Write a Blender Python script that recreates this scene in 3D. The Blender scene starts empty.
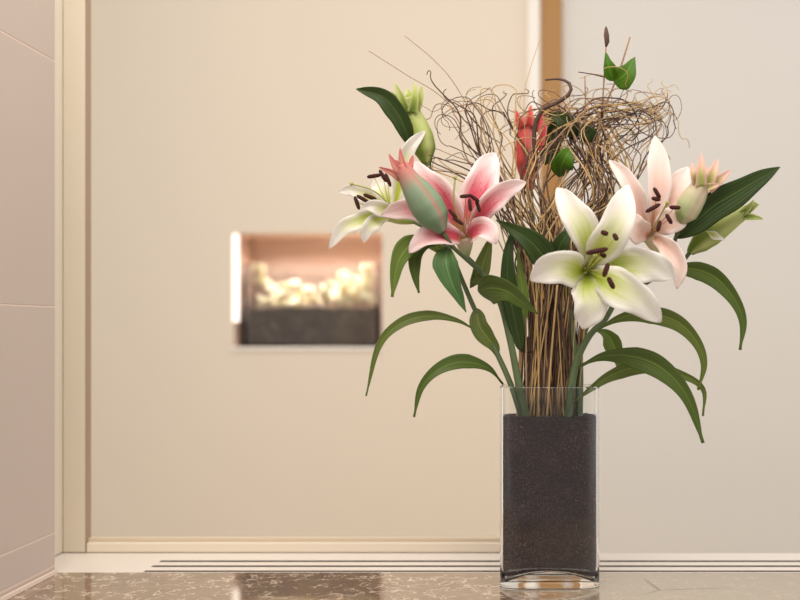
import bpy, bmesh, math, random
from mathutils import Vector, Matrix, noise
random.seed(7)
sc = bpy.context.scene
C = sc.collection
# ------------------------------------------------------------------ camera
F = 1111.0                       # focal length in pixels of the 800x600 frame
CAM = Vector((-0.0263, -1.5, 0.3455))
cam = bpy.data.cameras.new('camera'); co = bpy.data.objects.new('camera', cam); C.objects.link(co)
co.location = CAM; co.rotation_euler = (math.pi/2, 0, 0)
cam.sensor_width = 36; cam.lens = F/800*36
cam.shift_x = -130/800; cam.shift_y = 28/800
cam.clip_start = 0.02
cam.dof.use_dof = True; cam.dof.focus_distance = 1.47; cam.dof.aperture_fstop = 2.5
sc.camera = co
# ------------------------------------------------------------------ world and lights
w = bpy.data.worlds.new('world'); sc.world = w; w.use_nodes = True
bg = w.node_tree.nodes['Background']
bg.inputs[0].default_value = (1.0, 0.965, 0.93, 1); bg.inputs[1].default_value = 1.0
_nt = w.node_tree                    # dim room behind the photographer, light room above and around
_tc = _nt.nodes.new('ShaderNodeTexCoord'); _dp = _nt.nodes.new('ShaderNodeVectorMath'); _dp.operation = 'DOT_PRODUCT'
_nt.links.new(_tc.outputs['Generated'], _dp.inputs[0]); _dp.inputs[1].default_value = (0, -.98, -.2)
_mr = _nt.nodes.new('ShaderNodeMapRange'); _mr.interpolation_type = 'SMOOTHSTEP'; _nt.links.new(_dp.outputs['Value'], _mr.inputs[0])
_mr.inputs[1].default_value = .62; _mr.inputs[2].default_value = .95; _mr.inputs[3].default_value = .80; _mr.inputs[4].default_value = .25
_nt.links.new(_mr.outputs[0], bg.inputs[1])
def area(name, loc, target, size, sy, power, col):
    l = bpy.data.lights.new(name, 'AREA'); l.shape = 'RECTANGLE'; l.size = size; l.size_y = sy
    l.energy = power; l.color = col
    o = bpy.data.objects.new(name, l); C.objects.link(o); o.location = loc
    o.rotation_euler = (Vector(target)-Vector(loc)).to_track_quat('-Z', 'Y').to_euler(); return o
area('ceiling_light', (-0.1, -1.0, 1.55), (0.0, 0.1, 0.2), 1.4, 1.0, 22, (1, 0.94, 0.87))  # unseen key light added above the front to brighten the flowers
area('corridor_light', (-0.5, -0.1, 1.5), (-0.35, 1.5, -0.1), 1.2, 0.6, 7.0, (1, 0.955, 0.89))  # unseen fill light added to brighten the far wall's middle and bottom
area('daylight', (2.2, 0.6, 1.5), (0.7, 1.5, 0.7), 1.0, 1.4, 9, (0.84, 0.92, 1.0))
vs = sc.view_settings
vs.view_transform = 'Standard'; vs.look = 'None'; vs.gamma = 1; vs.use_curve_mapping = False; vs.exposure = 0.18

# ------------------------------------------------------------------ helpers
def P(px, py, y):
    d = y - CAM.y
    return Vector((CAM.x + (px-530)*d/F, y, CAM.z - (py-328)*d/F))
def lin(c):
    return tuple(((x/255)/12.92 if x/255 <= .04045 else ((x/255+.055)/1.055)**2.4) for x in c) + (1,)
def wloc(o):
    v = Vector((0, 0, 0))
    while o: v += o.location; o = o.parent
    return v
def mesh(name, verts, faces, mat, parent=None, uvs=None, loc=None, smooth=True):
    if parent is not None: off = wloc(parent)
    else: off = Vector(loc) if loc is not None else Vector((0, 0, 0))
    me = bpy.data.meshes.new(name)
    me.from_pydata([tuple(Vector(v)-off) for v in verts], [], faces)
    if uvs:
        ul = me.uv_layers.new(name='UVMap')
        for p in me.polygons:
            for li in p.loop_indices: ul.data[li].uv = uvs[me.loops[li].vertex_index]
    if smooth:
        for p in me.polygons: p.use_smooth = True
    for m in (mat if isinstance(mat, (list, tuple)) else [mat]): me.materials.append(m)
    o = bpy.data.objects.new(name, me); C.objects.link(o)
    if parent is not None: o.parent = parent
    elif loc is not None: o.location = loc
    return o
def tag(o, label, cat=None, group=None, kind=None):
    if label: o['label'] = label
    if cat: o['category'] = cat
    if group: o['group'] = group
    if kind: o['kind'] = kind
    return o
def thing(name, label, cat, loc, group=None):
    o = bpy.data.objects.new(name, None); C.objects.link(o); o.location = loc
    o.empty_display_size = .02
    return tag(o, label, cat, group)
def boxes(name, lst, mat, parent=None, bevel=0.0, loc=None):
    V, Fc = [], []
    for (x0, x1, y0, y1, z0, z1) in lst:
        b = len(V)
        V += [(x0,y0,z0),(x1,y0,z0),(x1,y1,z0),(x0,y1,z0),(x0,y0,z1),(x1,y0,z1),(x1,y1,z1),(x0,y1,z1)]
        Fc += [[b+i for i in f] for f in ((0,3,2,1),(4,5,6,7),(0,1,5,4),(1,2,6,5),(2,3,7,6),(3,0,4,7))]
    o = mesh(name, V, Fc, mat, parent, smooth=False, loc=loc)
    if bevel:
        m = o.modifiers.new('bevel', 'BEVEL'); m.width = bevel; m.segments = 2; m.limit_method = 'ANGLE'
    return o
def cr(pts, n):
    """Catmull-Rom through pts (Vectors), n samples, uniform in arc length"""
    pts = [Vector(p) for p in pts]
    if len(pts) == 2: return [pts[0].lerp(pts[1], i/(n-1)) for i in range(n)]
    q = [pts[0]*2-pts[1]] + pts + [pts[-1]*2-pts[-2]]
    out = []
    for i in range(1, len(q)-2):
        for k in range(16):
            t = k/16
            a, b, c, d = q[i-1], q[i], q[i+1], q[i+2]
            out.append(.5*((2*b)+(c-a)*t+(2*a-5*b+4*c-d)*t*t+(3*b-a-3*c+d)*t**3))
    out.append(pts[-1].copy())
    L = [0]
    for i in range(1, len(out)): L.append(L[-1]+(out[i]-out[i-1]).length)
    res, j = [], 0
    for i in range(n):
        s = L[-1]*i/(n-1)
        while j < len(L)-2 and L[j+1] < s: j += 1
        t = (s-L[j])/max(L[j+1]-L[j], 1e-9)
        res.append(out[j].lerp(out[j+1], min(max(t, 0), 1)))
    return res
def lerp_list(l, t):
    if not isinstance(l, (list, tuple)): return l
    x = t*(len(l)-1); i = min(int(x), len(l)-2); return l[i]+(l[i+1]-l[i])*(x-i)
def tube_geo(path, radii, sides=6):
    V, Fc, U = [], [], []
    n = len(path)
    up = Vector((0.13, 0.97, 0.2))
    for i, p in enumerate(path):
        T = (path[min(i+1, n-1)]-path[max(i-1, 0)]).normalized()
        a = T.cross(up)
        if a.length < 1e-4: a = T.cross(Vector((1, 0, 0)))
        a.normalize(); b = T.cross(a).normalized(); up = a.cross(T)
        r = lerp_list(radii, i/(n-1))
        for k in range(sides):
            th = 2*math.pi*k/sides
            V.append(p+a*math.cos(th)*r+b*math.sin(th)*r); U.append((k/sides, i/(n-1)))
    for i in range(n-1):
        for k in range(sides):
            k2 = (k+1) % sides
            Fc.append([i*sides+k, i*sides+k2, (i+1)*sides+k2, (i+1)*sides+k])
    Fc.append(list(range(sides))[::-1]); Fc.append([(n-1)*sides+k for k in range(sides)])
    return V, Fc, U
def tube(name, path, radii, mat, parent=None, sides=6, loc=None):
    V, Fc, U = tube_geo(path, radii, sides)
    return mesh(name, V, Fc, mat, parent, U, loc)
def pts3(lst): return [P(*p) for p in lst]
def prof_petal(v):
    if v < .5: s = v/.5; s = s*s*(3-2*s); return .34+.66*s
    t = (v-.5)/.5; return max(0.02, (1-t**1.9))**.76
def prof_tri(v):
    v = min(max(v, .001), .999)
    return max(.04, min(1, (v/.3))**.7*min(1, (1-v)/.68)**.9)
def prof_leaf(v):
    v = min(max(v, .001), .999)
    return max(.03, (v**.62*(1-v)**.85)/(.421**.62*.579**.85))
def prof_strap(v):
    v = min(max(v, .001), .999)
    return max(.15, min(1, (v/.36))**1.25*min(1, ((1-v)/.55))**.8)
def blade(name, mat, parent, pts, hw, prof, fold=.25, twist=0, nu=10, nv=26, ruffle=0.0, asym=.10, seed=0, thick=.0006, recurve=0.0):
    """a petal or leaf: midline through pts (px, py, depth), half width hw in px, cross-section folded along the midrib"""
    path = cr(pts3(pts), nv)
    V, U = [], []
    rnd = random.Random(seed); ph = rnd.random()*6.28; ph2 = rnd.random()*6.28; fr = 2.2+rnd.random()*1.5
    side_prev = None
    for i, p in enumerate(path):
        v = i/(nv-1)
        T = (path[min(i+1, nv-1)]-path[max(i-1, 0)]).normalized()
        view = (p-CAM).normalized()
        S = T.cross(view)
        if S.length < 1e-4: S = side_prev or Vector((1, 0, 0))
        S.normalize()
        if side_prev is not None and S.dot(side_prev) < 0: S = -S
        side_prev = S.copy()
        tw = math.radians(lerp_list(twist, v))
        S = Matrix.Rotation(tw, 3, T) @ S
        N = S.cross(T).normalized()
        if abs(lerp_list(twist, v)) < 89 and N.dot(CAM-p) < 0: N = -N
        h = hw*(p.y-CAM.y)/F*prof(v)
        for k in range(nu+1):
            s = -1+2*k/nu
            off = fold*h*(abs(s)**1.25) - recurve*h*abs(s)**3
            rf = ruffle*h*abs(s)**2*math.sin(fr*6.28*v+ph+(1.7 if s > 0 else 0)+ph2*s) if ruffle else 0
            wv_ = 1+asym*math.sin(5.2*v+ph+(2.4 if s > 0 else 0))+asym*.35*math.sin(17*v+ph2+(1 if s > 0 else 0))
            V.append(p+S*s*h*wv_+N*(off+rf)); U.append((k/nu, v))
    Fc = []
    for i in range(nv-1):
        for k in range(nu):
            a = i*(nu+1)+k; Fc.append([a, a+1, a+nu+2, a+nu+1])
    o = mesh(name, V, Fc, mat, parent, U)
    m = o.modifiers.new('thickness', 'SOLIDIFY'); m.thickness = thick; m.offset = 0
    return o

# ------------------------------------------------------------------ materials
def newmat(name):
    m = bpy.data.materials.new(name); m.use_nodes = True
    nt = m.node_tree; b = nt.nodes['Principled BSDF']; return m, nt, b
def nd(nt, typ, **kw):
    n = nt.nodes.new(typ)
    for k, v in kw.items(): setattr(n, k, v)
    return n
def mth(nt, op, a, b=None, clamp=False):
    n = nt.nodes.new('ShaderNodeMath'); n.operation = op; n.use_clamp = clamp
    for i, x in enumerate((a, b)):
        if x is None: continue
        if isinstance(x, (int, float)): n.inputs[i].default_value = x
        else: nt.links.new(x, n.inputs[i])
    return n.outputs[0]
def mixc(nt, f, a, b):
    n = nt.nodes.new('ShaderNodeMix'); n.data_type = 'RGBA'
    for idx, x in ((0, f), (6, a), (7, b)):
        if isinstance(x, (int, float)): n.inputs[idx].default_value = x
        elif isinstance(x, tuple): n.inputs[idx].default_value = x
        else: nt.links.new(x, n.inputs[idx])
    return n.outputs[2]
def sstep(nt, x, lo, hi):
    n = nt.nodes.new('ShaderNodeMapRange'); n.interpolation_type = 'SMOOTHSTEP'
    nt.links.new(x, n.inputs[0]); n.inputs[1].default_value = lo; n.inputs[2].default_value = hi
    return n.outputs[0]
def noise_tex(nt, scale, detail=3, vec=None, rough=.5):
    n = nt.nodes.new('ShaderNodeTexNoise'); n.inputs['Scale'].default_value = scale
    n.inputs['Detail'].default_value = detail; n.inputs['Roughness'].default_value = rough
    if vec is None:
        tc = nt.nodes.new('ShaderNodeTexCoord'); vec = tc.outputs['Object']
    nt.links.new(vec, n.inputs['Vector']); return n.outputs['Fac']
def bump(nt, b, h, strength=.3, dist=.001):
    n = nt.nodes.new('ShaderNodeBump'); n.inputs['Strength'].default_value = strength; n.inputs['Distance'].default_value = dist
    nt.links.new(h, n.inputs['Height']); nt.links.new(n.outputs[0], b.inputs['Normal'])
def mapped(nt, sx, sy, sz):
    tc = nt.nodes.new('ShaderNodeTexCoord'); mp = nt.nodes.new('ShaderNodeMapping')
    mp.inputs['Scale'].default_value = (sx, sy, sz); nt.links.new(tc.outputs['Object'], mp.inputs['Vector'])
    return mp.outputs[0]
def paint(name, col, rough=.6, var=.04, scale=6, spec=.3, bmp=0.0, bscale=300):
    m, nt, b = newmat(name)
    c = lin(col); dk = tuple(x*(1-var*2) for x in c[:3])+(1,)
    f = noise_tex(nt, scale, 4)
    nt.links.new(mixc(nt, f, dk, c), b.inputs['Base Color'])
    b.inputs['Roughness'].default_value = rough; b.inputs['Specular IOR Level'].default_value = spec
    if bmp: bump(nt, b, noise_tex(nt, bscale, 2), bmp, .0006)
    return m
def translucent(nt, b, colsock, amt):
    tr = nt.nodes.new('ShaderNodeBsdfTranslucent'); nt.links.new(colsock, tr.inputs[0])
    mx = nt.nodes.new('ShaderNodeMixShader'); mx.inputs[0].default_value = amt
    nt.links.new(b.outputs[0], mx.inputs[1]); nt.links.new(tr.outputs[0], mx.inputs[2])
    nt.links.new(mx.outputs[0], nt.nodes['Material Output'].inputs[0])
def petal_mat(name, edge, core, throat, core_end=(.5, .95), core_w=(.1, .95), throat_end=(.05, .4), spots=0.0, throat_w=(.2, 1.0)):
    m, nt, b = newmat(name)
    uv = nt.nodes.new('ShaderNodeUVMap'); uv.uv_map = 'UVMap'
    sp = nt.nodes.new('ShaderNodeSeparateXYZ'); nt.links.new(uv.outputs[0], sp.inputs[0])
    u = mth(nt, 'ABSOLUTE', mth(nt, 'SUBTRACT', mth(nt, 'MULTIPLY', sp.outputs[0], 2.0), 1.0)); v = sp.outputs[1]
    mp = nt.nodes.new('ShaderNodeMapping'); mp.inputs['Scale'].default_value = (22, 3, 1); nt.links.new(uv.outputs[0], mp.inputs[0])
    st = noise_tex(nt, 1.0, 4, mp.outputs[0])
    un = mth(nt, 'ADD', u, mth(nt, 'MULTIPLY', mth(nt, 'SUBTRACT', st, .5), .5))
    vn = mth(nt, 'ADD', v, mth(nt, 'MULTIPLY', mth(nt, 'SUBTRACT', st, .5), .25))
    cm = mth(nt, 'MULTIPLY', mth(nt, 'SUBTRACT', 1.0, sstep(nt, un, *core_w)), mth(nt, 'SUBTRACT', 1.0, sstep(nt, vn, *core_end)))
    col = mixc(nt, cm, lin(edge), lin(core))
    tm = mth(nt, 'MULTIPLY', mth(nt, 'SUBTRACT', 1.0, sstep(nt, un, *throat_w)), mth(nt, 'SUBTRACT', 1.0, sstep(nt, vn, *throat_end)))
    col = mixc(nt, tm, col, lin(throat))
    if spots:
        vo = nt.nodes.new('ShaderNodeTexVoronoi'); vo.inputs['Scale'].default_value = 1.0
        mp2 = nt.nodes.new('ShaderNodeMapping'); mp2.inputs['Scale'].default_value = (12, 26, 1); nt.links.new(uv.outputs[0], mp2.inputs[0])
        nt.links.new(mp2.outputs[0], vo.inputs['Vector'])
        s = mth(nt, 'MULTIPLY', mth(nt, 'SUBTRACT', 1.0, sstep(nt, vo.outputs['Distance'], .1, .42)), mth(nt, 'MULTIPLY', cm, spots))
        col = mixc(nt, s, col, lin(tuple(x*.78 for x in core)))
    nt.links.new(col, b.inputs['Base Color'])
    b.inputs['Roughness'].default_value = .6; b.inputs['Specular IOR Level'].default_value = .2
    bump(nt, b, st, .25, .0012)
    translucent(nt, b, col, .25)
    return m
def leaf_mat(name, c1, c2, rough=.45):
    m, nt, b = newmat(name)
    uv = nt.nodes.new('ShaderNodeUVMap'); uv.uv_map = 'UVMap'
    sp = nt.nodes.new('ShaderNodeSeparateXYZ'); nt.links.new(uv.outputs[0], sp.inputs[0])
    u = mth(nt, 'ABSOLUTE', mth(nt, 'SUBTRACT', mth(nt, 'MULTIPLY', sp.outputs[0], 2.0), 1.0))
    mp = nt.nodes.new('ShaderNodeMapping'); mp.inputs['Scale'].default_value = (14, 1.5, 1); nt.links.new(uv.outputs[0], mp.inputs[0])
    st = noise_tex(nt, 1.0, 3, mp.outputs[0])
    col = mixc(nt, sstep(nt, st, .3, .7), lin(c1), lin(c2))
    vein = mth(nt, 'SUBTRACT', 1.0, sstep(nt, u, .02, .1))
    col = mixc(nt, mth(nt, 'MULTIPLY', vein, .45), col, lin(tuple(min(255, x*1.3+12) for x in c2)))
    nt.links.new(col, b.inputs['Base Color']); b.inputs['Roughness'].default_value = rough
    b.inputs['Specular IOR Level'].default_value = .22
    wv = mth(nt, 'SINE', mth(nt, 'MULTIPLY', sp.outputs[0], 60.0))
    bump(nt, b, wv, .15, .0008)
    translucent(nt, b, col, .15)
    return m
M = {}
M['tile'] = paint('tile_paint', (184, 167, 155), .55, .02, 3, .3, .15, 60)
M['grout'] = paint('grout_line', (214, 192, 176), .7, .03)
M['cream'] = paint('cream_wall_paint', (225, 211, 192), .75, .015, 1.5, .2)
M['grey_wall'] = paint('grey_white_wall_paint', (217, 211, 203), .75, .015, 1.5, .2)
M['jamb'] = paint('cream_frame_paint', (212, 200, 181), .45, .02, 4)
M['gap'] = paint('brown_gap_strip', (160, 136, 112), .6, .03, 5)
M['gap_light'] = paint('beige_gap_strip', (208, 190, 166), .6, .03, 5)
M['sill'] = paint('white_sill_paint', (218, 207, 196), .35, .015, 4)
M['slot'] = paint('dark_slot_metal', (58, 42, 34), .6, .05, 30)
M['white_strip'] = paint('white_strip_paint', (238, 230, 220), .5, .01, 3)
M['niche'] = paint('niche_wood_lining', (216, 182, 166), .5, .04, 8)
M['dark_metal'] = paint('dark_anther', (72, 36, 30), .8, .2, 400, .2)
M['filament'] = paint('filament_green', (196, 190, 110), .5, .08, 100)
M['filament_pink'] = paint('filament_rose', (205, 150, 120), .5, .08, 100)
M['pistil'] = paint('pistil_green', (172, 170, 104), .5, .1, 80)
M['stem'] = paint('stem_green', (92, 106, 70), .5, .14, 60, .3)
M['stem_dark'] = paint('stem_dark_green', (66, 76, 50), .5, .14, 60, .3)
M['straw_tan'] = paint('straw_tan', (196, 160, 106), .55, .16, 50, .3)
M['straw_mid'] = paint('straw_brown', (160, 126, 96), .6, .16, 50, .3)
M['straw_dark'] = paint('straw_dark_brown', (92, 68, 56), .6, .2, 50, .3)
M['leaf_dark'] = leaf_mat('leaf_dark', (46, 60, 26), (60, 78, 36))
M['leaf_mid'] = leaf_mat('leaf_mid', (70, 86, 34), (88, 104, 46))
M['leaf_light'] = leaf_mat('leaf_light', (92, 112, 48), (114, 132, 60))
M['leaf_blue'] = leaf_mat('leaf_blue_green', (64, 94, 50), (84, 114, 64))
M['leaf_olive'] = leaf_mat('leaf_olive', (84, 96, 40), (104, 116, 54))
M['leaf_bright'] = leaf_mat('leaf_bright', (58, 94, 14), (78, 116, 24))
M['pink'] = petal_mat('pink_petal', (248, 226, 222), (218, 92, 108), (216, 184, 104), (.42, .92), (.28, 1.0), (.03, .26), .5)
M['white'] = petal_mat('white_petal', (240, 234, 226), (236, 232, 190), (190, 202, 78), (.35, .8), (.2, .95), (.22, .86), 0, (.15, .95))
M['blush'] = petal_mat('blush_petal', (243, 226, 218), (238, 202, 188), (222, 170, 110), (.4, .95), (.2, 1.0), (.04, .3), 0)
M['bud_tip'] = petal_mat('blush_bud_tip', (232, 190, 176), (214, 196, 140), (186, 190, 110), (.3, .9), (.2, 1.0), (.1, .6), 0)
M['red'] = petal_mat('red_petal', (226, 140, 130), (212, 84, 80), (196, 80, 66), (.7, 1.2), (.3, 1.1), (.0, .2), .3)
M['bud_green'] = petal_mat('bud_yellow_green', (196, 200, 130), (164, 178, 84), (120, 144, 62), (.3, 1.0), (.2, 1.0), (.05, .6), 0)
M['bud_pale'] = petal_mat('bud_pale_green', (214, 196, 168), (196, 200, 152), (166, 180, 122), (.3, .9), (.2, 1.0), (.05, .6), 0)
M['bud_rose'] = petal_mat('bud_rose_green', (204, 130, 120), (146, 162, 134), (118, 142, 108), (.62, .95), (.72, 1.12), (.1, .8), 0)
M['rose_tip'] = petal_mat('rose_tip', (196, 110, 104), (214, 150, 130), (150, 160, 110), (.2, .9), (.2, 1.0), (.0, .4), 0)
M['blossom'] = petal_mat('cream_blossom', (252, 246, 226), (250, 236, 176), (244, 214, 120), (.2, .8), (.1, .9), (.0, .4), 0)

def soil_mat(name, c1, c2, c3, sc_=700):
    m, nt, b = newmat(name)
    tc = nt.nodes.new('ShaderNodeTexCoord')
    vo = nt.nodes.new('ShaderNodeTexVoronoi'); vo.inputs['Scale'].default_value = sc_; nt.links.new(tc.outputs['Object'], vo.inputs['Vector'])
    sp = nt.nodes.new('ShaderNodeSeparateColor'); nt.links.new(vo.outputs['Color'], sp.inputs[0])
    col = mixc(nt, sp.outputs[0], lin(c1), lin(c2))
    col = mixc(nt, sstep(nt, sp.outputs[1], 0.9, .98), col, lin(c3))
    cl = noise_tex(nt, 25, 3)
    col = mixc(nt, mth(nt, 'MULTIPLY', sstep(nt, cl, .4, .7), .45), col, lin(c1))
    nt.links.new(col, b.inputs['Base Color']); b.inputs['Roughness'].default_value = .75
    bump(nt, b, vo.outputs['Distance'], .9, .002)
    return m
M['soil'] = soil_mat('dark_granules', (38, 25, 27), (88, 62, 56), (150, 122, 112), 1100)
M['niche_soil'] = soil_mat('niche_soil', (88, 76, 68), (112, 98, 88), (132, 116, 104), 120)

m, nt, b = newmat('clear_glass'); b.inputs['Transmission Weight'].default_value = 1; b.inputs['Roughness'].default_value = 0.0
b.inputs['IOR'].default_value = 1.45; b.inputs['Base Color'].default_value = (.985, .99, .985, 1); M['glass'] = m

# polished stone: dark brown with pale wavy strokes, strong polish
m, nt, b = newmat('polished_stone')
n1 = noise_tex(nt, 45, 2)
ds = nt.nodes.new('ShaderNodeTexNoise'); ds.inputs['Scale'].default_value = 60; ds.inputs['Detail'].default_value = 2
tc = nt.nodes.new('ShaderNodeTexCoord'); nt.links.new(tc.outputs['Object'], ds.inputs['Vector'])
va = nt.nodes.new('ShaderNodeVectorMath'); va.operation = 'MULTIPLY_ADD'; nt.links.new(ds.outputs['Color'], va.inputs[0])
va.inputs[1].default_value = (.03, .03, .03); nt.links.new(tc.outputs['Object'], va.inputs[2])
vf = nt.nodes.new('ShaderNodeTexVoronoi'); vf.feature = 'DISTANCE_TO_EDGE'; vf.inputs['Scale'].default_value = 58; nt.links.new(va.outputs[0], vf.inputs['Vector'])
strokes = mth(nt, 'MULTIPLY', mth(nt, 'SUBTRACT', 1.0, sstep(nt, vf.outputs['Distance'], .015, .09)), sstep(nt, n1, .46, .58))
sx = nt.nodes.new('ShaderNodeSeparateXYZ'); nt.links.new(va.outputs[0], sx.inputs[0])
calm = sstep(nt, sx.outputs[0], -.08, .14)
strokes = mth(nt, 'MULTIPLY', strokes, mth(nt, 'SUBTRACT', 1.0, mth(nt, 'MULTIPLY', calm, .8)))
col = mixc(nt, sstep(nt, noise_tex(nt, 24, 4), .3, .7), lin((104, 80, 62)), lin((126, 100, 78)))
col = mixc(nt, calm, col, lin((150, 136, 116)))
col = mixc(nt, mth(nt, 'MULTIPLY', strokes, .62), col, lin((236, 218, 196)))
ve = nt.nodes.new('ShaderNodeTexVoronoi'); ve.feature = 'DISTANCE_TO_EDGE'; ve.inputs['Scale'].default_value = 3.2
nt.links.new(mapped(nt, 1, 1.6, 1), ve.inputs['Vector'])
dark = mth(nt, 'MULTIPLY', mth(nt, 'SUBTRACT', 1.0, sstep(nt, ve.outputs['Distance'], .0, .012)), sstep(nt, noise_tex(nt, 9, 2), .52, .7))
col = mixc(nt, dark, col, lin((66, 48, 40)))
nt.links.new(col, b.inputs['Base Color']); b.inputs['Roughness'].default_value = .5; b.inputs['Specular IOR Level'].default_value = .2
gl = nt.nodes.new('ShaderNodeBsdfGlossy'); gl.inputs['Roughness'].default_value = .045; gl.inputs['Color'].default_value = (1, .97, .93, 1)
fr = nt.nodes.new('ShaderNodeFresnel'); fr.inputs[0].default_value = 5.2
mx = nt.nodes.new('ShaderNodeMixShader'); nt.links.new(fr.outputs[0], mx.inputs[0]); nt.links.new(b.outputs[0], mx.inputs[1]); nt.links.new(gl.outputs[0], mx.inputs[2])
nt.links.new(mx.outputs[0], nt.nodes['Material Output'].inputs[0]); M['stone'] = m

m, nt, b = newmat('honey_wood')
g = noise_tex(nt, 1.0, 4, mapped(nt, 60, 60, 3))
nt.links.new(mixc(nt, g, lin((146, 98, 28)), lin((170, 120, 44))), b.inputs['Base Color']); b.inputs['Roughness'].default_value = .45; M['wood'] = m
m, nt, b = newmat('lit_strip'); b.inputs['Base Color'].default_value = (1, .95, .88, 1)
b.inputs['Emission Color'].default_value = (1, .93, .86, 1); b.inputs['Emission Strength'].default_value = 1.0; M['led'] = m
M['floor'] = paint('floor_tile', (196, 178, 156), .5, .03, 3)

# ------------------------------------------------------------------ setting
def struct(o): o['kind'] = 'structure'; return o
FZ = -0.75
struct(boxes('floor', [(-1.9, 2.6, -2.2, 2.2, FZ-.05, FZ)], M['floor']))
# far cream wall with the niche cut through it (front face at y = 1.5)
W = lambda px, y=1.5: P(px, 0, y).x
Z = lambda py, y=1.5: P(0, py, y).z
nx0, nx1, nz0, nz1 = W(232), W(382), Z(347), Z(233)
wx0, wx1 = -1.7, W(528)
struct(boxes('wall_back', [(wx0, nx0, 1.5, 1.53, FZ, 1.9), (nx1, wx1, 1.5, 1.53, FZ, 1.9), (nx0, nx1, 1.5, 1.53, FZ, nz0), (nx0, nx1, 1.5, 1.53, nz1, 1.9)], M['cream']))
struct(boxes('trim_1', [(wx0, wx1, 1.49, 1.4995, Z(553), Z(541))], M['jamb'], bevel=.004))
struct(boxes('trim_2', [(wx1, W(540), 1.49, 1.62, FZ, 1.9)], M['white_strip'], bevel=.002))
struct(boxes('trim_3', [(W(540)+.0005, W(562), 1.505, 1.62, FZ, 1.9)], M['wood'], bevel=.002))
struct(boxes('wall_right', [(W(562)+.0005, 2.6, 1.53, 1.62, FZ, 1.9)], M['grey_wall']))
# niche lining behind the opening
for nm, bb in (('wall_niche_back', (nx0-.02, nx1+.02, 1.7205, 1.74, nz0-.02, nz1+.02)), ('wall_niche_left', (nx0-.02, nx0, 1.5305, 1.72, nz0-.02, nz1+.02)),
    ('wall_niche_right', (nx1, nx1+.02, 1.5305, 1.72, nz0-.02, nz1+.02)), ('wall_niche_bottom', (nx0, nx1, 1.5305, 1.72, nz0-.02, nz0)), ('wall_niche_top', (nx0, nx1, 1.5305, 1.72, nz1, nz1+.02))):
    struct(boxes(nm, [bb], M['niche']))
struct(boxes('trim_9', [(nx0-.004, nx1+.004, 1.494, 1.4995, nz0-.010, nz0-.0005)], M['white_strip'], bevel=.001))
# tiled side wall on the left: courses with pale joints in the mesh
wlx = CAM.x-.667
yA, yB = -0.45, P(55, 0, .06).y
zz = [FZ, .012, Z(556, -.1), .375, .72, 1.1, 1.9]
lst = []
for i in range(0, len(zz)-1):
    lst.append((wlx-.10, wlx, yA, yB, zz[i]+.0012, zz[i+1]-.0012))
struct(boxes('wall_left', lst, M['tile'], bevel=.0006))
struct(boxes('trim_10', [(wlx-.10, wlx-.0004, yA+.001, yB-.001, zz[i]-.0011, zz[i]+.0011) for i in range(1, len(zz)-1)], M['grout']))
struct(boxes('baseboard_left', [(wlx+.0003, wlx+.003, yA, yB, .0, .007)], M['grout'], bevel=.001))
# window frame: jamb, reveal and brown side strip
yj = 383.85/225-1.5
X = lambda px, d: CAM.x+(px-530)*d/F
dj = yj+1.5
struct(boxes('trim_4', [(X(63, dj), X(85, dj), yj, yj+.021, .001, 1.9), (X(63, dj)-.06, X(63, dj)-.0005, yB+.001, yj+.06, .001, 1.9)], M['jamb'], bevel=.001))
struct(boxes('trim_5', [(X(85, dj)+.0003, X(85, dj)+.0012, yj+.0005, yj+.021, .001, 1.9)], M['gap']))  # brown strip covering the jamb's right side face
zr = P(0, 541.5, yj+.012).z
struct(boxes('trim_7', [(X(85, dj)+.0016, .0, yj+.001, yj+.021, .0005, zr)], M['cream'], bevel=.0015))
struct(boxes('trim_8', [(X(85, dj)+.0016, .0, yj+.008, yj+.021, zr+.0003, zr+.0055)], M['gap_light']))  # beige strip painting the faint shadow line above the rail
# counter
yc = 383.85/244.3-1.5
r = thing('counter', 'polished brown stone counter top with pale wavy flecks under the tall glass vase', 'counter', (0, -.2, FZ))
boxes('counter_top', [(wlx-.02, 1.2, -.55, yc, -.03, 0)], M['stone'], r, bevel=.001)
boxes('counter_base', [(wlx-.02, 1.2, -.50, yj-.02, FZ, -.0405)], M['cream'], r)
# sill with three slots
sx0, sxs, sx1 = wlx-.12, X(143, 383.85/243.5), 1.2
def dy(py): return 383.85/(py-328)-1.5
sl = [(dy(571.0), .010), (dy(566), .0115), (dy(561), .0115)]
top = -0.0003
bx = [(sx0, sxs, yc+.0005, yj+.024, -.04, top)]
edges = [yc+.0005]
for (y0, h) in sl: edges += [y0-h/2 if y0-h/2 > yc+.001 else yc+.001, y0+h/2+.001]
edges.append(yj+.0)
for i in range(0, len(edges), 2):
    if edges[i+1]-edges[i] > .0012: bx.append((sxs, sx1, edges[i], edges[i+1], -.04, top))
bx.append((sxs, sx1, yc+.0005, yj, -.04, -.02))
bx.append((sxs, .02, yj, yj+.024, -.04, top))
struct(boxes('trim_6', bx, M['sill']))
r = thing('linear_vent', 'three long dark slots of a linear vent set in the white sill behind the counter', 'vent', (sxs, yc, top))
for i in range(3):
    a, c = edges[1+2*i]+.0002, edges[2+2*i]-.0002
    boxes('slot', [(sxs+.0003, sx1-.001, a, c, -.0195, top-.0004)], M['slot'], r)  # dark fill, the shade inside each slot put into its colour

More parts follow.
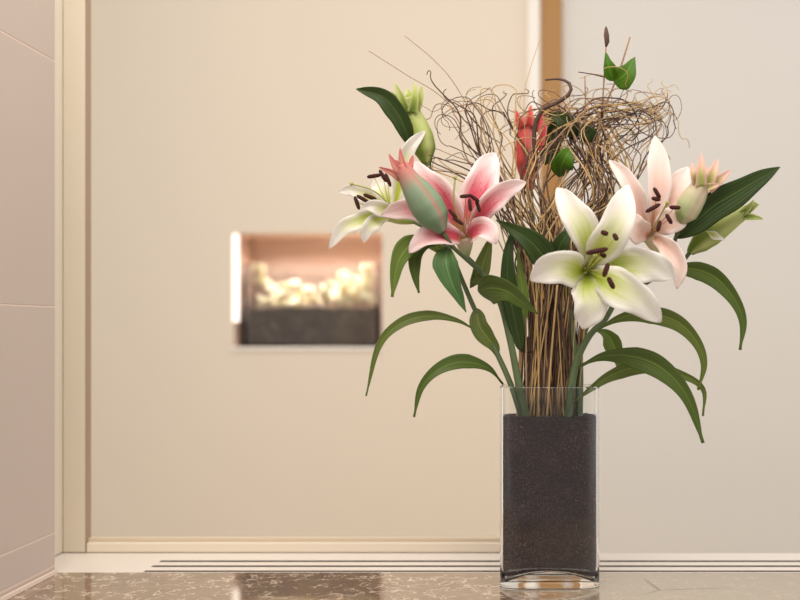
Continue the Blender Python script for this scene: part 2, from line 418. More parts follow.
# ------------------------------------------------------------------ niche contents
yn0, yn1 = 1.56, 1.705
tx0, tx1 = X(244, yn0+1.5), X(378, yn0+1.5)
tz0, tz1 = nz0+.0005, P(0, 264, yn0).z
r = thing('glass_planter', 'clear glass trough planter full of dark soil in the wall niche', 'planter', ((tx0+tx1)/2, (yn0+yn1)/2, tz0))
t = .005
boxes('glass_wall', [(tx0, tx1, yn0, yn0+t, tz0, tz1), (tx0, tx1, yn1-t, yn1, tz0, tz1), (tx0, tx0+t, yn0+t, yn1-t, tz0, tz1), (tx1-t, tx1, yn0+t, yn1-t, tz0, tz1), (tx0+t, tx1-t, yn0+t, yn1-t, tz0, tz0+t)], M['glass'], r)
szt = P(0, 308, yn0).z
V, Fc = [], []
nx_, ny_ = 40, 12
ax0, ax1, ay0, ay1 = tx0+t+.001, tx1-t-.001, yn0+t+.001, yn1-t-.001
for j in range(ny_+1):
    for i in range(nx_+1):
        x = ax0+(ax1-ax0)*i/nx_; y = ay0+(ay1-ay0)*j/ny_
        V.append((x, y, szt+.008*noise.noise(Vector((x*22, y*22, 0)))))
nb = len(V)
for j in range(ny_+1):
    for i in range(nx_+1):
        V.append((ax0+(ax1-ax0)*i/nx_, ay0+(ay1-ay0)*j/ny_, tz0+t+.001))
I = lambda i, j: j*(nx_+1)+i
for j in range(ny_):
    for i in range(nx_):
        Fc.append([I(i,j), I(i+1,j), I(i+1,j+1), I(i,j+1)]); Fc.append([nb+I(i,j), nb+I(i,j+1), nb+I(i+1,j+1), nb+I(i+1,j)])
for i in range(nx_):
    Fc.append([I(i,0), nb+I(i,0), nb+I(i+1,0), I(i+1,0)]); Fc.append([I(i,ny_), I(i+1,ny_), nb+I(i+1,ny_), nb+I(i,ny_)])
for j in range(ny_):
    Fc.append([I(0,j), I(0,j+1), nb+I(0,j+1), nb+I(0,j)]); Fc.append([I(nx_,j), nb+I(nx_,j), nb+I(nx_,j+1), I(nx_,j+1)])
o = mesh('soil', V, Fc, M['niche_soil'], None, loc=((tx0+tx1)/2, (yn0+yn1)/2, tz0+t), smooth=False)
tag(o, 'dark brown soil filling the glass trough in the wall niche', 'soil', kind='stuff')
# cream blossoms (rounded five-petalled heads) resting on and above the soil
def blossom_mesh(rad, seed):
    rnd = random.Random(seed); V, Fc, U = [], [], []
    for k in range(6):
        a = k*math.pi/3+rnd.uniform(-.2, .2); el = rnd.uniform(.25, .75)
        d = Vector((math.cos(a)*math.cos(el), math.sin(a)*math.cos(el), math.sin(el)))
        s = Vector((-math.sin(a), math.cos(a), 0)); n = d.cross(s)
        b0 = len(V)
        for i in range(7):
            v = i/6
            for j in range(5):
                q = -1+j/2
                ww = rad*.62*prof_petal(v)
                V.append(d*rad*v*1.05+s*q*ww+Vector((0, 0, 1))*(rad*.25*v*(1-v)*3-abs(q)*rad*.12)); U.append((j/4, v))
        for i in range(6):
            for j in range(4):
                a_ = b0+i*5+j; Fc.append([a_, a_+1, a_+6, a_+5])
    V2, F2, U2 = tube_geo([Vector((0, 0, -rad*.6)), Vector((0, 0, rad*.1)), Vector((0, 0, rad*.5))], [rad*.1, rad*.42, rad*.2], 8)
    b0 = len(V); V += V2; U += U2; Fc += [[b0+x for x in f] for f in F2]
    return V, Fc, U
bl = [(247,272,15),(256,276,13),(264,285,14),(272,291,13),(250,302,13),(263,305,12),(279,299,16),(287,291,17),(292,301,15),(285,306,12),(301,297,16),(309,293,13),(303,307,12),(316,303,14),(323,294,16),(328,305,13),
      (336,298,16),(343,290,15),(343,304,14),(343,279,13),(352,296,16),(359,303,14),(361,292,16),(370,283,15),(371,296,15),(368,272,15),(376,281,15),(352,283,14),(325,300,17),(310,301,15),(270,303,14),(257,307,13),(278,306,13),(366,300,17),(349,307,14),(338,306,14),(296,306,14),(252,283,13),(360,284,14),(376,289,13),(345,296,15),(373,305,12),(333,287,12),(295,287,12)]
for i, (px, py, rr) in enumerate(bl):
    y = yn0+.03+((i*37) % 11)/11*.07
    rad = rr*.55*(y+1.5)/F
    p = P(px, py-2, y)
    p.x = max(tx0+t+rad*1.25, min(tx1-t-rad*1.25, p.x))
    V, Fc, U = blossom_mesh(rad, i)
    o = mesh('blossom', [Vector(v)+p for v in V], Fc, M['blossom'], None, U, loc=p)
    o.rotation_euler = (random.uniform(.2, 1.0), random.uniform(-.4, .4), random.uniform(0, 6))
    tag(o, 'cream blossom in the bank of flowers over the soil of the niche planter', 'flower', 'cream blossoms in the niche')
# light strip upright at the niche's left edge
o = boxes('light_strip', [(nx0+.001, X(239, 3.02), 1.503, 1.528, Z(322), nz1-.002)], M['led'], bevel=.003)
tag(o, 'upright lit white light strip at the left edge of the wall niche', 'lamp')
l = bpy.data.lights.new('niche_lamp', 'AREA'); l.shape = 'RECTANGLE'; l.size = .34; l.size_y = .10; l.energy = 1.15; l.spread = math.radians(120); l.color = (1, .92, .82)
lo = bpy.data.objects.new('niche_lamp', l); C.objects.link(lo); lo.location = ((nx0+nx1)/2+.02, 1.615, nz1-.004)

# ------------------------------------------------------------------ vase and granules
HW, HD, VH = .0667, .034, .2678
def ring(hw, hd, z, n=64, e=5.0):
    out = []
    for i in range(n):
        a = 2*math.pi*i/n; c, s = math.cos(a), math.sin(a)
        out.append(Vector((hw*math.copysign(abs(c)**(2/e), c), hd*math.copysign(abs(s)**(2/e), s), z)))
    return out
def floorz(x): return .0062+.017*max(0, 1-(x/.0625)**2)
N = 96
R = []
R.append(ring(HW*.55, HD*.55, .0012, N)); R.append(ring(HW-.004, HD-.004, .0006, N)); R.append(ring(HW-.0012, HD-.0012, .0012, N)); R.append(ring(HW, HD, .004, N)); R.append(ring(HW, HD, .0052, N))
for k in range(1, 12): R.append(ring(HW, HD, .0052+(VH-.0087)*k/11, N))
R.append(ring(HW, HD, VH-.0012, N))
R.append(ring(HW-.001, HD-.001, VH, N)); R.append(ring(HW-.0028, HD-.0028, VH, N)); R.append(ring(HW-.0032, HD-.0032, VH-.0015, N))
for k in range(0, 13):
    rr = ring(HW-.0032, HD-.0032, VH-.0015, N); z = VH-.0025
    zt = .03; R.append([Vector((p.x, p.y, z+(zt-z)*k/12)) for p in rr])
def inner(sc_): return [Vector((p.x, p.y, floorz(p.x))) for p in ring((HW-.0032)*sc_, (HD-.0032)*sc_, 0, N)]
for s in (1, .97, .8, .6, .4, .2, .02): R.append(inner(s))
V = [p for r_ in R for p in r_]; Fc = []
for i in range(len(R)-1):
    for k in range(N):
        k2 = (k+1) % N; Fc.append([i*N+k, i*N+k2, (i+1)*N+k2, (i+1)*N+k])
Fc.append(list(range(N))[::-1]); Fc.append([(len(R)-1)*N+k for k in range(N)])
vase = mesh('vase', V, Fc, M['glass'], None, loc=(0, 0, 0))
tag(vase, 'tall clear rectangular glass vase of dark granules standing on the stone counter', 'vase')
STOP = .2277
R = []
def sr(sc_, z): return [Vector((p.x, p.y, z)) for p in ring((HW-.0035)*sc_, (HD-.0035)*sc_, 0, N)]
for s in (.02, .3, .6, .85, .97, 1): R.append([Vector((p.x, p.y, floorz(p.x)+.0004)) for p in ring((HW-.0035)*s, (HD-.0035)*s, 0, N)])
for k in range(1, 24):
    r_ = sr(1, 0); R.append([Vector((p.x, p.y, (floorz(p.x)+.0004)*(1-k/23)+STOP*k/23)) for p in r_])
for s in (.99, .95, .85, .7, .5, .25, .02):
    R.append([Vector((p.x, p.y, STOP+.0018*noise.noise(p*260)+.0012*noise.noise(p*90))) for p in sr(s, 0)])
V = [p for r_ in R for p in r_]; Fc = []
for i in range(len(R)-1):
    for k in range(N):
        k2 = (k+1) % N; Fc.append([i*N+k, i*N+k2, (i+1)*N+k2, (i+1)*N+k])
Fc.append(list(range(N))[::-1]); Fc.append([(len(R)-1)*N+k for k in range(N)])
o = mesh('granules', V, Fc, M['soil'], None, loc=(0, 0, .011))
tag(o, 'dark purplish brown granules filling the tall glass vase', 'granules', kind='stuff')

# ------------------------------------------------------------------ lilies
SB = 425        # pixel row just under the granules' surface, where stems stand
def anther(p, d, L, r, parent):
    path = [p-d*L*.5, p-d*L*.35, p, p+d*L*.35, p+d*L*.5]
    tube('anther', path, [r*.45, r, r*1.1, r, r*.4], M['dark_metal'], parent, 8)
def stamen(parent, base, tip, adir, L=11, r=2.0, mat='filament', bend=0):
    """base, tip: (px, py, y); adir: anther direction in the picture plane; sizes in px"""
    b_, t_ = P(*base), P(*tip); s = 1.35e-3
    mid = b_.lerp(t_, .55)+Vector((bend*s, -.006, bend*s*.3))
    tube('filament', cr([b_, mid, t_], 12), [.0009, .0007, .0006], M[mat], parent, 6)
    d = Vector((adir[0], adir[2] if len(adir) > 2 else 0, -adir[1])).normalized()
    anther(t_, d, L*s, r*s, parent)
def pistil(parent, pts):
    tube('pistil', cr(pts3(pts), 16), [.0012, .0011, .0011, .0013], M['pistil'], parent, 8)
    p = P(*pts[-1]); q = P(*pts[-2]); d = (p-q).normalized()
    tube('stigma', [p-d*.002, p, p+d*.0022, p+d*.003], [.0013, .0026, .0024, .001], M['pistil'], parent, 8)
def stem(parent, pts, r, mat='stem', name='stem'):
    return tube(name, cr(pts3(pts), 30), r, M[mat], parent, 10)
def leaf(parent, mat, pts, hw, **kw):
    prof = kw.pop('prof', prof_leaf)
    kw.setdefault('fold', .3)
    return blade('leaf', M[mat], parent, pts, hw, prof, **kw)
def receptacle(parent, pts, radii, mat, name='lily_flower'):
    return tube(name, cr(pts3(pts), 14), radii, M[mat], parent, 14)
def bud(parent, pts, radii, mat, tipmat, tips, tiphw=4, seams=6):
    """lobed bud body of overlapping petals plus flared tips"""
    path = cr(pts3(pts), 28)
    V, Fc, U = [], [], []
    n = len(path); sides = 36; up = Vector((0, 1, 0))
    for i, p in enumerate(path):
        T = (path[min(i+1, n-1)]-path[max(i-1, 0)]).normalized()
        a = T.cross(up).normalized(); b_ = T.cross(a)
        v = i/(n-1); r_ = lerp_list(radii, v)*1.35e-3
        for k in range(sides):
            th = 2*math.pi*k/sides+.35
            ph = (th*3/(2*math.pi)) % 1
            lob = 1-.10*(abs(ph-.5)*2)**6
            V.append(p+(a*math.cos(th)+b_*math.sin(th))*r_*lob); U.append((ph, v))
    for i in range(n-1):
        for k in range(sides):
            k2 = (k+1) % sides; Fc.append([i*sides+k, i*sides+k2, (i+1)*sides+k2, (i+1)*sides+k])
    Fc.append(list(range(sides))[::-1])
    o = mesh('bud', V, Fc, M[mat], parent, None)
    ul = o.data.uv_layers.new(name='UVMap')
    for p in o.data.polygons:
        us = [U[o.data.loops[li].vertex_index] for li in p.loop_indices]
        mx_ = max(u_[0] for u_ in us)
        for li, u_ in zip(p.loop_indices, us):
            uu = u_[0]
            if mx_-uu > .5: uu += 1
            ul.data[li].uv = (min(uu, 1), u_[1])
    m_ = o.modifiers.new('thickness', 'SOLIDIFY'); m_.thickness = .0006; m_.offset = -1
    for i, (tp, h_) in enumerate(tips):
        blade('petal_tip', M[tipmat], o, tp, h_, prof_leaf if False else prof_tip, fold=.5, nu=6, nv=14, seed=i)
    return o
def prof_tip(v): return max(.05, (1-.25*v) * (1-v**2.5)**.7) if v < 1 else .05

def root_at(px, y): return P(px, SB, y)
# --- pink lily spray (left front)
r = thing('lily_stem', 'pink and white open lily with a green and rose bud at its left', 'lily', root_at(528, -.024))
stem(r, [(528,SB,-.024),(519,385,-.026),(509,335,-.026),(499,300,-.024),(481,272,-.03),(466,256,-.032)], [.0056,.0052,.0046,.0044,.0036,.003])
stem(r, [(481,272,-.03),(465,258,-.05),(452,246,-.075),(443,232,-.088)], [.0032,.0028,.003])
fl = receptacle(r, [(466,258,-.032),(465,246,-.038),(464,236,-.045)], [.004,.010,.013], 'bud_pale')
T0 = (463,236,-.040)
def pt(*a, **k): return blade('petal', M[PM], fl, *a, prof_petal, **k)
PM = 'pink'
pt([T0,(452,215,-.058),(436,193,-.066),(420,176,-.058),(409,161,-.045)], 17, fold=.25, ruffle=.10, seed=1)
pt([(465,234,-.036),(470,212,-.044),(480,185,-.040),(488,168,-.028),(495,153,-.012)], 17.5, fold=.3, ruffle=.08, seed=2, twist=[0,0,0,10])
pt([(467,236,-.042),(475,222,-.062),(490,203,-.075),(507,190,-.07),(526,182,-.055)], 12, fold=.3, ruffle=.12, seed=3, twist=[0,15,20,10])
pt([(466,238,-.045),(474,232,-.066),(484,231,-.08),(492,237,-.084),(496,244,-.08)], 13, fold=.35, ruffle=.1, seed=4, twist=[0,-20,-25,-15])
pt([(464,240,-.045),(455,236,-.068),(438,235,-.084),(422,241,-.088),(409,253,-.082)], 12, fold=.4, ruffle=.14, seed=5, twist=[0,20,28,20])
pt([(460,237,-.038),(445,224,-.05),(425,212,-.052),(403,210,-.045),(381,215,-.03)], 12, fold=.3, ruffle=.08, seed=6)
pistil(fl, [(463,238,-.05),(459,222,-.075),(454,200,-.088),(455,178,-.092)])
for (tp, ad, bd) in [((466,196,-.10),(1,-.1),0),((474,198,-.095),(1,.7),1),((470,205,-.10),(.1,1),0),((453,214,-.10),(.8,.9),0),((458,221,-.10),(.9,.6),0),((478,206,-.09),(.3,1),0)]:
    stamen(fl, (463+(tp[0]-463)*.15,236,-.046), tp, ad, 12, 1.7, 'filament_pink', bd)
bd = bud(r, [(443,232,-.088),(437,222,-.09),(428,208,-.094),(418,193,-.098),(408,178,-.10),(401,166,-.10)], [4,14.5,16.5,14,10,7.5], 'bud_rose', 'rose_tip',
    [([(402,176,-.106),(395,166,-.11),(389,154,-.106)],4),([(405,174,-.106),(402,162,-.108),(400,148,-.104)],3.6),([(400,178,-.105),(390,172,-.112),(379,167,-.112)],3.6),([(408,172,-.10),(411,164,-.1),(413,155,-.095)],3.4),([(404,172,-.095),(398,164,-.09),(394,160,-.085)],4)])
leaf(r, 'leaf_blue', [(448,247,-.07),(446,262,-.085),(452,283,-.088),(459,298,-.085),(466,312,-.08)], 13.5, fold=.35, seed=1, prof=prof_tri)
leaf(r, 'leaf_light', [(440,243,-.06),(425,240,-.07),(408,247,-.075),(397,266,-.075),(392,297,-.07)], 10, fold=.3, seed=2, prof=prof_strap)
leaf(r, 'leaf_mid', [(436,245,-.055),(424,248,-.06),(415,257,-.064),(415,275,-.062),(419,293,-.06)], 7, fold=.3, seed=3, prof=prof_strap)
leaf(r, 'leaf_mid', [(478,291,-.03),(492,288,-.055),(507,291,-.07),(522,302,-.07),(538,314,-.065)], 16, fold=.25, twist=[10,20,25,10], seed=4, prof=prof_tri)
leaf(r, 'leaf_olive', [(484,272,-.028),(476,285,-.02),(484,262,-.012),(488,248,-.01),(491,236,-.01)], 8, fold=.3, seed=5)
# --- white side-facing lily (far left) with the pale green bud
r = thing('lily_stem', 'side-facing white lily with a pale green bud above, at the far left of the bouquet', 'lily', root_at(524, -.018))
stem(r, [(524,SB,-.018),(511,385,-.016),(493,345,-.008),(476,312,0),(462,280,-.004),(450,252,-.002),(432,232,.004),(412,221,.010)], [.0042,.004,.0036,.0034,.0032,.0028,.0026])
stem(r, [(450,252,-.002),(444,225,.02),(436,195,.03),(429,170,.03),(426,160,.03)], [.003,.0028,.0034,.0045])
fl = receptacle(r, [(414,222,.010),(402,219,.010),(390,214,.008)], [.003,.008,.011], 'bud_green')
PM = 'white'
pt([(394,216,.008),(378,214,-.004),(360,220,-.012),(343,229,-.014),(329,249,-.008)], 8, fold=.35, ruffle=.1, seed=11, twist=[0,15,10,0])
pt([(392,217,.006),(380,218,-.010),(371,225,-.02),(366,234,-.02),(364,243,-.016)], 7.5, fold=.3, ruffle=.1, seed=12)
pt([(392,212,.012),(378,203,.014),(365,195,.014),(352,190,.014),(338,192,.014)], 8, fold=.3, ruffle=.1, seed=13)
pt([(394,212,.012),(398,190,.010),(402,168,.006),(410,148,.004),(425,131,.010)], 9, fold=.3, ruffle=.08, seed=14, twist=[0,10,15,10])
pt([(392,212,.016),(386,203,.024),(382,192,.03),(379,184,.034),(378,176,.034)], 11, fold=.3, ruffle=.1, seed=15)
pt([(396,216,.004),(389,211,-.012),(380,208,-.022),(372,206,-.026),(362,208,-.024)], 8, fold=.35, ruffle=.1, seed=16)
pistil(fl, [(392,212,.006),(384,199,-.006),(370,189,-.012),(352,184,-.014)])
for (tp, ad) in [((374,176,-.004),(1,-.15)),((383,176,-.01),(.6,1)),((388,180,-.006),(.4,1)),((357,203,-.02),(.35,1)),((363,199,-.024),(1,.55)),((370,197,-.02),(1,.4))]:
    stamen(fl, (391,212,.004), tp, ad, 14, 1.9, 'filament')
bud(r, [(426,164,.03),(425,155,.03),(422,140,.028),(416,122,.026),(410,105,.024),(408,97,.022)], [4,12,12.5,10.5,7.5,7], 'bud_green', 'bud_green',
    [([(407,114,.014),(401,98,.008),(395,83,.008)],5),([(412,113,.012),(415,97,.006),(415,83,.01)],5),([(416,110,.02),(420,97,.02),(422,85,.022)],4.2),([(404,112,.02),(398,101,.022),(391,91,.022)],4.2),([(408,102,.034),(409,95,.036),(407,89,.04)],5)])
leaf(r, 'leaf_dark', [(410,146,.02),(405,128,.01),(396,111,.004),(381,96,0),(356,89,.004)], 9.5, fold=.3, seed=12)
leaf(r, 'leaf_olive', [(481,335,0),(470,327,-.01),(455,320,-.02),(430,316,-.03),(402,323,-.04),(379,346,-.045),(366,396,-.045)], 5.5, prof=prof_strap, fold=.3, twist=[40,30,10,0,0], nv=40)
leaf(r, 'leaf_mid', [(503,384,.004),(488,368,-.012),(462,362,-.03),(438,370,-.045),(421,388,-.05),(414,417,-.05)], 7.5, prof=prof_strap, fold=.3, twist=[20,25,10,0,0], nv=40)
leaf(r, 'leaf_light', [(447,255,.0),(436,247,-.01),(424,242,-.015),(412,245,-.015)], 5, fold=.3)
leaf(r, 'leaf_olive', [(476,308,0),(479,325,-.008),(488,338,-.01),(495,348,-.01),(497,358,-.008)], 9, fold=.3)
# --- white front lily
r = thing('lily_stem', 'large white lily with a lime throat facing forward, above the vase', 'lily', root_at(568, -.024))
stem(r, [(568,SB,-.024),(571,390,-.025),(577,360,-.026),(590,335,-.03),(606,318,-.034),(614,298,-.036),(602,280,-.036)], [.0056,.0056,.005,.0042,.0036,.0034])
stem(r, [(577,360,-.02),(573,335,-.012),(570,305,-.004),(569,285,0)], [.0036,.003,.0024])
fl = receptacle(r, [(602,282,-.034),(594,276,-.045),(587,271,-.056)], [.004,.011,.014], 'bud_green')
PM = 'white'
T0 = (586,270,-.058)
pt([(587,266,-.056),(589,248,-.088),(583,226,-.102),(571,207,-.098),(557,188,-.082)], 16.5, fold=.22, ruffle=.16, seed=21)
pt([(588,268,-.058),(600,250,-.10),(614,228,-.118),(623,206,-.116),(628,185,-.10)], 18, fold=.25, ruffle=.16, seed=22)
pt([(590,270,-.055),(612,266,-.085),(636,264,-.092),(656,268,-.086),(675,277,-.07)], 19, fold=.2, ruffle=.16, seed=23)
pt([(589,273,-.058),(605,281,-.105),(624,290,-.125),(643,302,-.124),(661,322,-.106)], 18.5, fold=.22, ruffle=.16, seed=24)
pt([(586,274,-.056),(588,287,-.09),(590,301,-.104),(588,314,-.102),(583,329,-.09)], 18.5, fold=.25, ruffle=.16, seed=25)
pt([(584,271,-.058),(574,270,-.10),(561,268,-.120),(547,271,-.118),(530,280,-.10)], 17.5, fold=.25, ruffle=.16, seed=26, twist=[0,-5,-8,-5])
for (tp, ad, L) in [((604.5,233,-.135),(.6,.3,-.9),9),((615.5,237,-.13),(.3,.7,-.8),9),((597,251,-.15),(1,-.2,-.1),20),((606,270,-.15),(.35,-1),13),((611,283,-.148),(.5,1),12),((603,255,-.14),(.6,.4,-.8),8)]:
    stamen(fl, (585+(tp[0]-585)*.1,271,-.06), tp, ad, L, 2.2, 'filament')
pistil(fl, [(585,271,-.062),(590,262,-.10),(595,256,-.135)])
leaf(r, 'leaf_mid', [(576,368,-.026),(605,356,-.036),(640,358,-.05),(667,372,-.056),(688,398,-.056),(703,443,-.05)], 11.5, prof=prof_strap, fold=.3, twist=[25,20,5,0,0], nv=40)
leaf(r, 'leaf_olive', [(567,408,-.022),(588,391,-.02),(612,375,-.018),(645,366,-.02),(680,374,-.02),(703,389,-.018),(703,416,-.015)], 7, prof=prof_strap, fold=.3, twist=[20,10,0,0], nv=40)
leaf(r, 'leaf_olive', [(592,333,-.03),(620,318,-.034),(650,314,-.036),(678,322,-.034),(697,342,-.03),(704,365,-.028),(698,390,-.026)], 9, prof=prof_strap, fold=.3, twist=[20,15,10,0,0], nv=40)
leaf(r, 'leaf_dark', [(560,285,.0),(556,262,-.02),(560,245,-.03),(568,232,-.03),(566,224,-.028)], 11, fold=.25)
# --- blush lily (right)
r = thing('lily_stem', 'pale blush pink lily with two buds and a broad dark leaf at the right', 'lily', root_at(579, -.014))
stem(r, [(579,SB,-.014),(580,380,-.010),(581,345,.008),(592,318,.012),(616,298,.018),(644,283,.02),(664,268,.018),(664,252,.012)], [.005,.0048,.0042,.0036,.0034,.003,.003])
stem(r, [(655,278,.02),(668,262,.012),(674,243,-.004),(681,224,-.02)], [.0028,.0026,.003])
stem(r, [(660,274,.02),(676,268,.02),(684,260,.016),(690,252,.014)], [.0028,.0026,.003])
fl = receptacle(r, [(664,256,.012),(656,244,.004),(650,234,-.004)], [.004,.011,.013], 'bud_pale')
PM = 'blush'
pt([(648,232,-.004),(641,212,-.022),(634,193,-.03),(624,175,-.026),(609,160,-.012)], 9.5, fold=.4, ruffle=.1, seed=31)
pt([(651,230,-.002),(656,208,-.016),(659,185,-.02),(659,162,-.014),(655,136,0)], 12.5, fold=.3, ruffle=.08, seed=32)
pt([(653,231,0),(662,214,-.012),(671,198,-.014),(679,183,-.008),(688,167,.004)], 14, fold=.25, ruffle=.1, seed=33)
pt([(653,234,-.004),(664,226,-.02),(673,220,-.024),(681,214,-.02),(689,212,-.012)], 13, fold=.2, ruffle=.1, seed=34)
pt([(652,236,-.006),(662,243,-.034),(673,254,-.05),(680,268,-.054),(677,289,-.046)], 10, fold=.4, ruffle=.12, seed=35, twist=[10,20,10,0])
pt([(649,236,-.006),(642,232,-.026),(636,226,-.034),(632,220,-.034),(628,216,-.03)], 13, fold=.3, ruffle=.1, seed=36)
for (tp, ad, L) in [((657,193,-.05),(.55,.9),12),((653,208,-.055),(1,-.55),16),((675,207.5,-.045),(1,.05),11),((659,226,-.055),(.25,-1),11),((669,219,-.05),(.5,.9),11),((656,199,-.05),(1,.2),9)]:
    stamen(fl, (651,232,-.008), tp, ad, L, 1.9, 'filament_pink')
pistil(fl, [(651,233,-.008),(658,220,-.035),(667,203,-.055)])
bud(r, [(681,223,-.02),(684,216,-.024),(690,204,-.03),(697,192,-.034),(703,182,-.036),(705,178,-.036)], [4,12,13,12,9.5,9], 'bud_pale', 'bud_tip',
    [([(702,186,-.048),(701,171,-.054),(701,153,-.048)],5.6),([(707,185,-.046),(713,173,-.052),(718,159,-.044)],6),([(708,189,-.042),(720,179,-.048),(731,170,-.042)],5.6),([(697,183,-.044),(694,174,-.05),(692,163,-.044)],4.8),([(708,187,-.05),(714,186,-.056),(719,184,-.055)],4),([(704,178,-.026),(707,172,-.022),(706,167,-.018)],5)])
bud(r, [(690,253,.014),(694,248,.014),(705,239,.012),(722,228,.010),(738,217,.008),(746,211,.008)], [4,10.5,11.5,9.5,7.5,6.5], 'bud_green', 'bud_green',
    [([(742,214,0),(749,207,-.002),(754,200,0)],3.6),([(746,212,.0),(754,207,-.002),(759,204,0)],3.2),([(744,216,.0),(754,217,-.003),(763,219,0)],3.6),([(745,210,.014),(752,205,.016),(757,203,.018)],4)])
o = blade('bud_petal', M['white'], r, [(706,231,-.008),(712,234,-.006),(718,237,-.006),(725,240,-.004)], 4, prof_strap, fold=.2)
leaf(r, 'leaf_dark', [(675,238,-.01),(693,224,-.022),(715,205,-.028),(745,187,-.026),(780,167,-.016)], 14.5, fold=.2, nv=34, twist=[0,5,5,0])
leaf(r, 'leaf_mid', [(646,284,.02),(668,272,.012),(692,269,.004),(715,277,-.002),(734,298,-.006),(743,322,-.006),(740,350,-.004)], 9.5, prof=prof_strap, fold=.3, twist=[25,15,10,0,0], nv=40)
leaf(r, 'leaf_light', [(594,330,.012),(606,334,.02),(614,346,.024),(619,360,.026),(621,377,.026)], 9, fold=.3, prof=prof_strap)
# --- red back lily, half hidden in the curls
r = thing('lily_stem', 'closed coral red lily behind the curly stems near the wooden post', 'lily', root_at(545, .018))
stem(r, [(545,SB,.018),(542,340,.03),(537,270,.05),(532,215,.06),(530,188,.062)], [.004,.0038,.0034,.0036])
bud(r, [(530,190,.062),(528,175,.062),(526,155,.062),(526,138,.062),(528,124,.062),(528,118,.062)], [4,9,13,12.5,9,7], 'red', 'red',
    [([(522,128,.05),(518,119,.046),(515,109,.05)],4.5),([(529,126,.048),(530,116,.044),(531,105,.048)],4.5),([(535,130,.055),(540,122,.054),(543,114,.058)],4.5),([(537,150,.05),(543,136,.046),(546,124,.05)],5)])
leaf(r, 'leaf_dark', [(545,165,.07),(552,140,.07),(556,122,.066),(548,112,.064)], 10, fold=.3)
leaf(r, 'leaf_dark', [(558,272,-.03),(548,262,-.04),(533,244,-.05),(515,231,-.048),(496,220,-.03)], 14, fold=.2, prof=prof_tri, nv=30)
leaf(r, 'leaf_dark', [(522,352,-.02),(515,320,-.03),(508,285,-.036),(508,255,-.036),(514,226,-.03)], 8.5, fold=.3)
leaf(r, 'leaf_light', [(525,335,-.018),(523,300,-.026),(520,270,-.028),(518,248,-.028)], 6, fold=.3, prof=prof_strap)
leaf(r, 'leaf_dark', [(545,330,.0),(530,345,-.002),(520,340,-.004),(516,318,-.006)], 8, fold=.3)
# --- leafy sprig with the heart-shaped pair of leaves on top
r = thing('leafy_sprig', 'bare twig carrying a pair of bright green leaves above the curls', 'sprig', root_at(560, .02))
stem(r, [(560,SB,.02),(566,320,.025),(578,220,.03),(590,150,.025),(601,118,.02),(610,94,.016),(617,78,.014),(623,60,.014),(630,37,.014)], [.0016,.0015,.0013,.0012,.0013,.0012], 'straw_mid')
blade('leaf', M['leaf_bright'], r, [(614,81,.012),(611,74,.006),(608,65,.002),(606,52,.004)], 8, prof_tri, fold=.25, twist=15)
blade('leaf', M['leaf_bright'], r, [(614,82,.010),(621,78,-.002),(628,70,-.006),(635,57,-.002)], 13, prof_tri, fold=.15, twist=-10)
leaf(r, 'leaf_bright', [(562,176,.03),(561,167,.01),(565,158,0),(571,148,.004)], 11, prof=prof_petal, fold=.2)
leaf(r, 'leaf_dark', [(592,146,.03),(590,140,.02),(586,133,.016),(581,127,.018)], 9, prof=prof_petal, fold=.2)
leaf(r, 'leaf_dark', [(578,140,.03),(571,130,.02),(562,120,.016),(552,113,.018)], 9, prof=prof_petal, fold=.2)
# --- twig with the small dark seed head
r = thing('budded_twig', 'thin twig topped by a small dark seed head, tallest in the bouquet', 'twig', root_at(557, .012))
stem(r, [(557,SB,.012),(563,330,.016),(575,230,.02),(592,160,.018),(601,115,.014),(604,80,.012),(606,46,.01)], [.0016,.0014,.0012,.0011], 'straw_mid')
tube('seed_head', pts3([(606,47,.01),(607,42,.01),(606.5,35,.01),(606,29,.01),(606,26,.01)]), [.0012,.0034,.0036,.0022,.0004], M['straw_dark'], r, 10)
tube('side_twig', pts3([(604,77,.012),(592,74,.008),(578,72,.006)]), [.0009,.0008,.0006], M['straw_dark'], r, 6)
tube('bract', pts3([(603,100,.012),(602,108,.01),(602,118,.012)]), [.0014,.0022,.0016], M['straw_dark'], r, 8)

# ------------------------------------------------------------------ dried straws and curly stems
def straw(label, group, cat, px_pts, rad, mat, loc=None):
    path = cr([P(*p) for p in px_pts], max(24, len(px_pts)*8))
    o = tube('dried_straw', path, rad, M[mat], None, 5, loc=path[0])
    return tag(o, label, cat, group)
straw('long thin straw leaning out farthest to the upper left', None, 'straw', [(540,SB,.0),(528,300,.02),(505,180,.03),(449,104,.03),(405,74,.03),(369,51,.03)], [.0011,.001,.0008,.0006,.0005], 'straw_mid')
straw('thin straw rising to the upper left beside the longest leaning straw', None, 'straw', [(543,SB,.0),(532,300,.03),(510,190,.045),(462,96,.045),(436,62,.045),(405,36,.045)], [.0011,.001,.0008,.0006,.0005], 'straw_mid')
straw('fine pale straw standing upright in front of the wooden post', None, 'straw', [(546,SB,.0),(538,300,.03),(528,180,.04),(524,100,.04),(530,70,.04),(541,36,.04)], [.001,.0009,.0007,.0005,.0004], 'straw_tan')
straw('short dark upright straw beside the tallest twig', None, 'straw', [(556,SB,.0),(563,300,.02),(578,180,.03),(585,120,.03),(585,76,.03)], [.0012,.0011,.001,.001], 'straw_mid')
path = cr(pts3([(552,SB,.0),(548,300,.02),(540,200,.03),(534,140,.025),(541,112,.02),(560,101,.012),(570,93,.008),(570,84,.008),(560,79,.012),(545,80,.016)]), 60)
o = tube('dried_straw', path, [.0010,.0008,.0007,.0007,.0008,.0010,.0022,.0032,.0028,.0012], M['straw_dark'], None, 6, loc=path[0])
tag(o, 'thick dark curled dried stem hooking over at the top of the wooden post', 'straw')

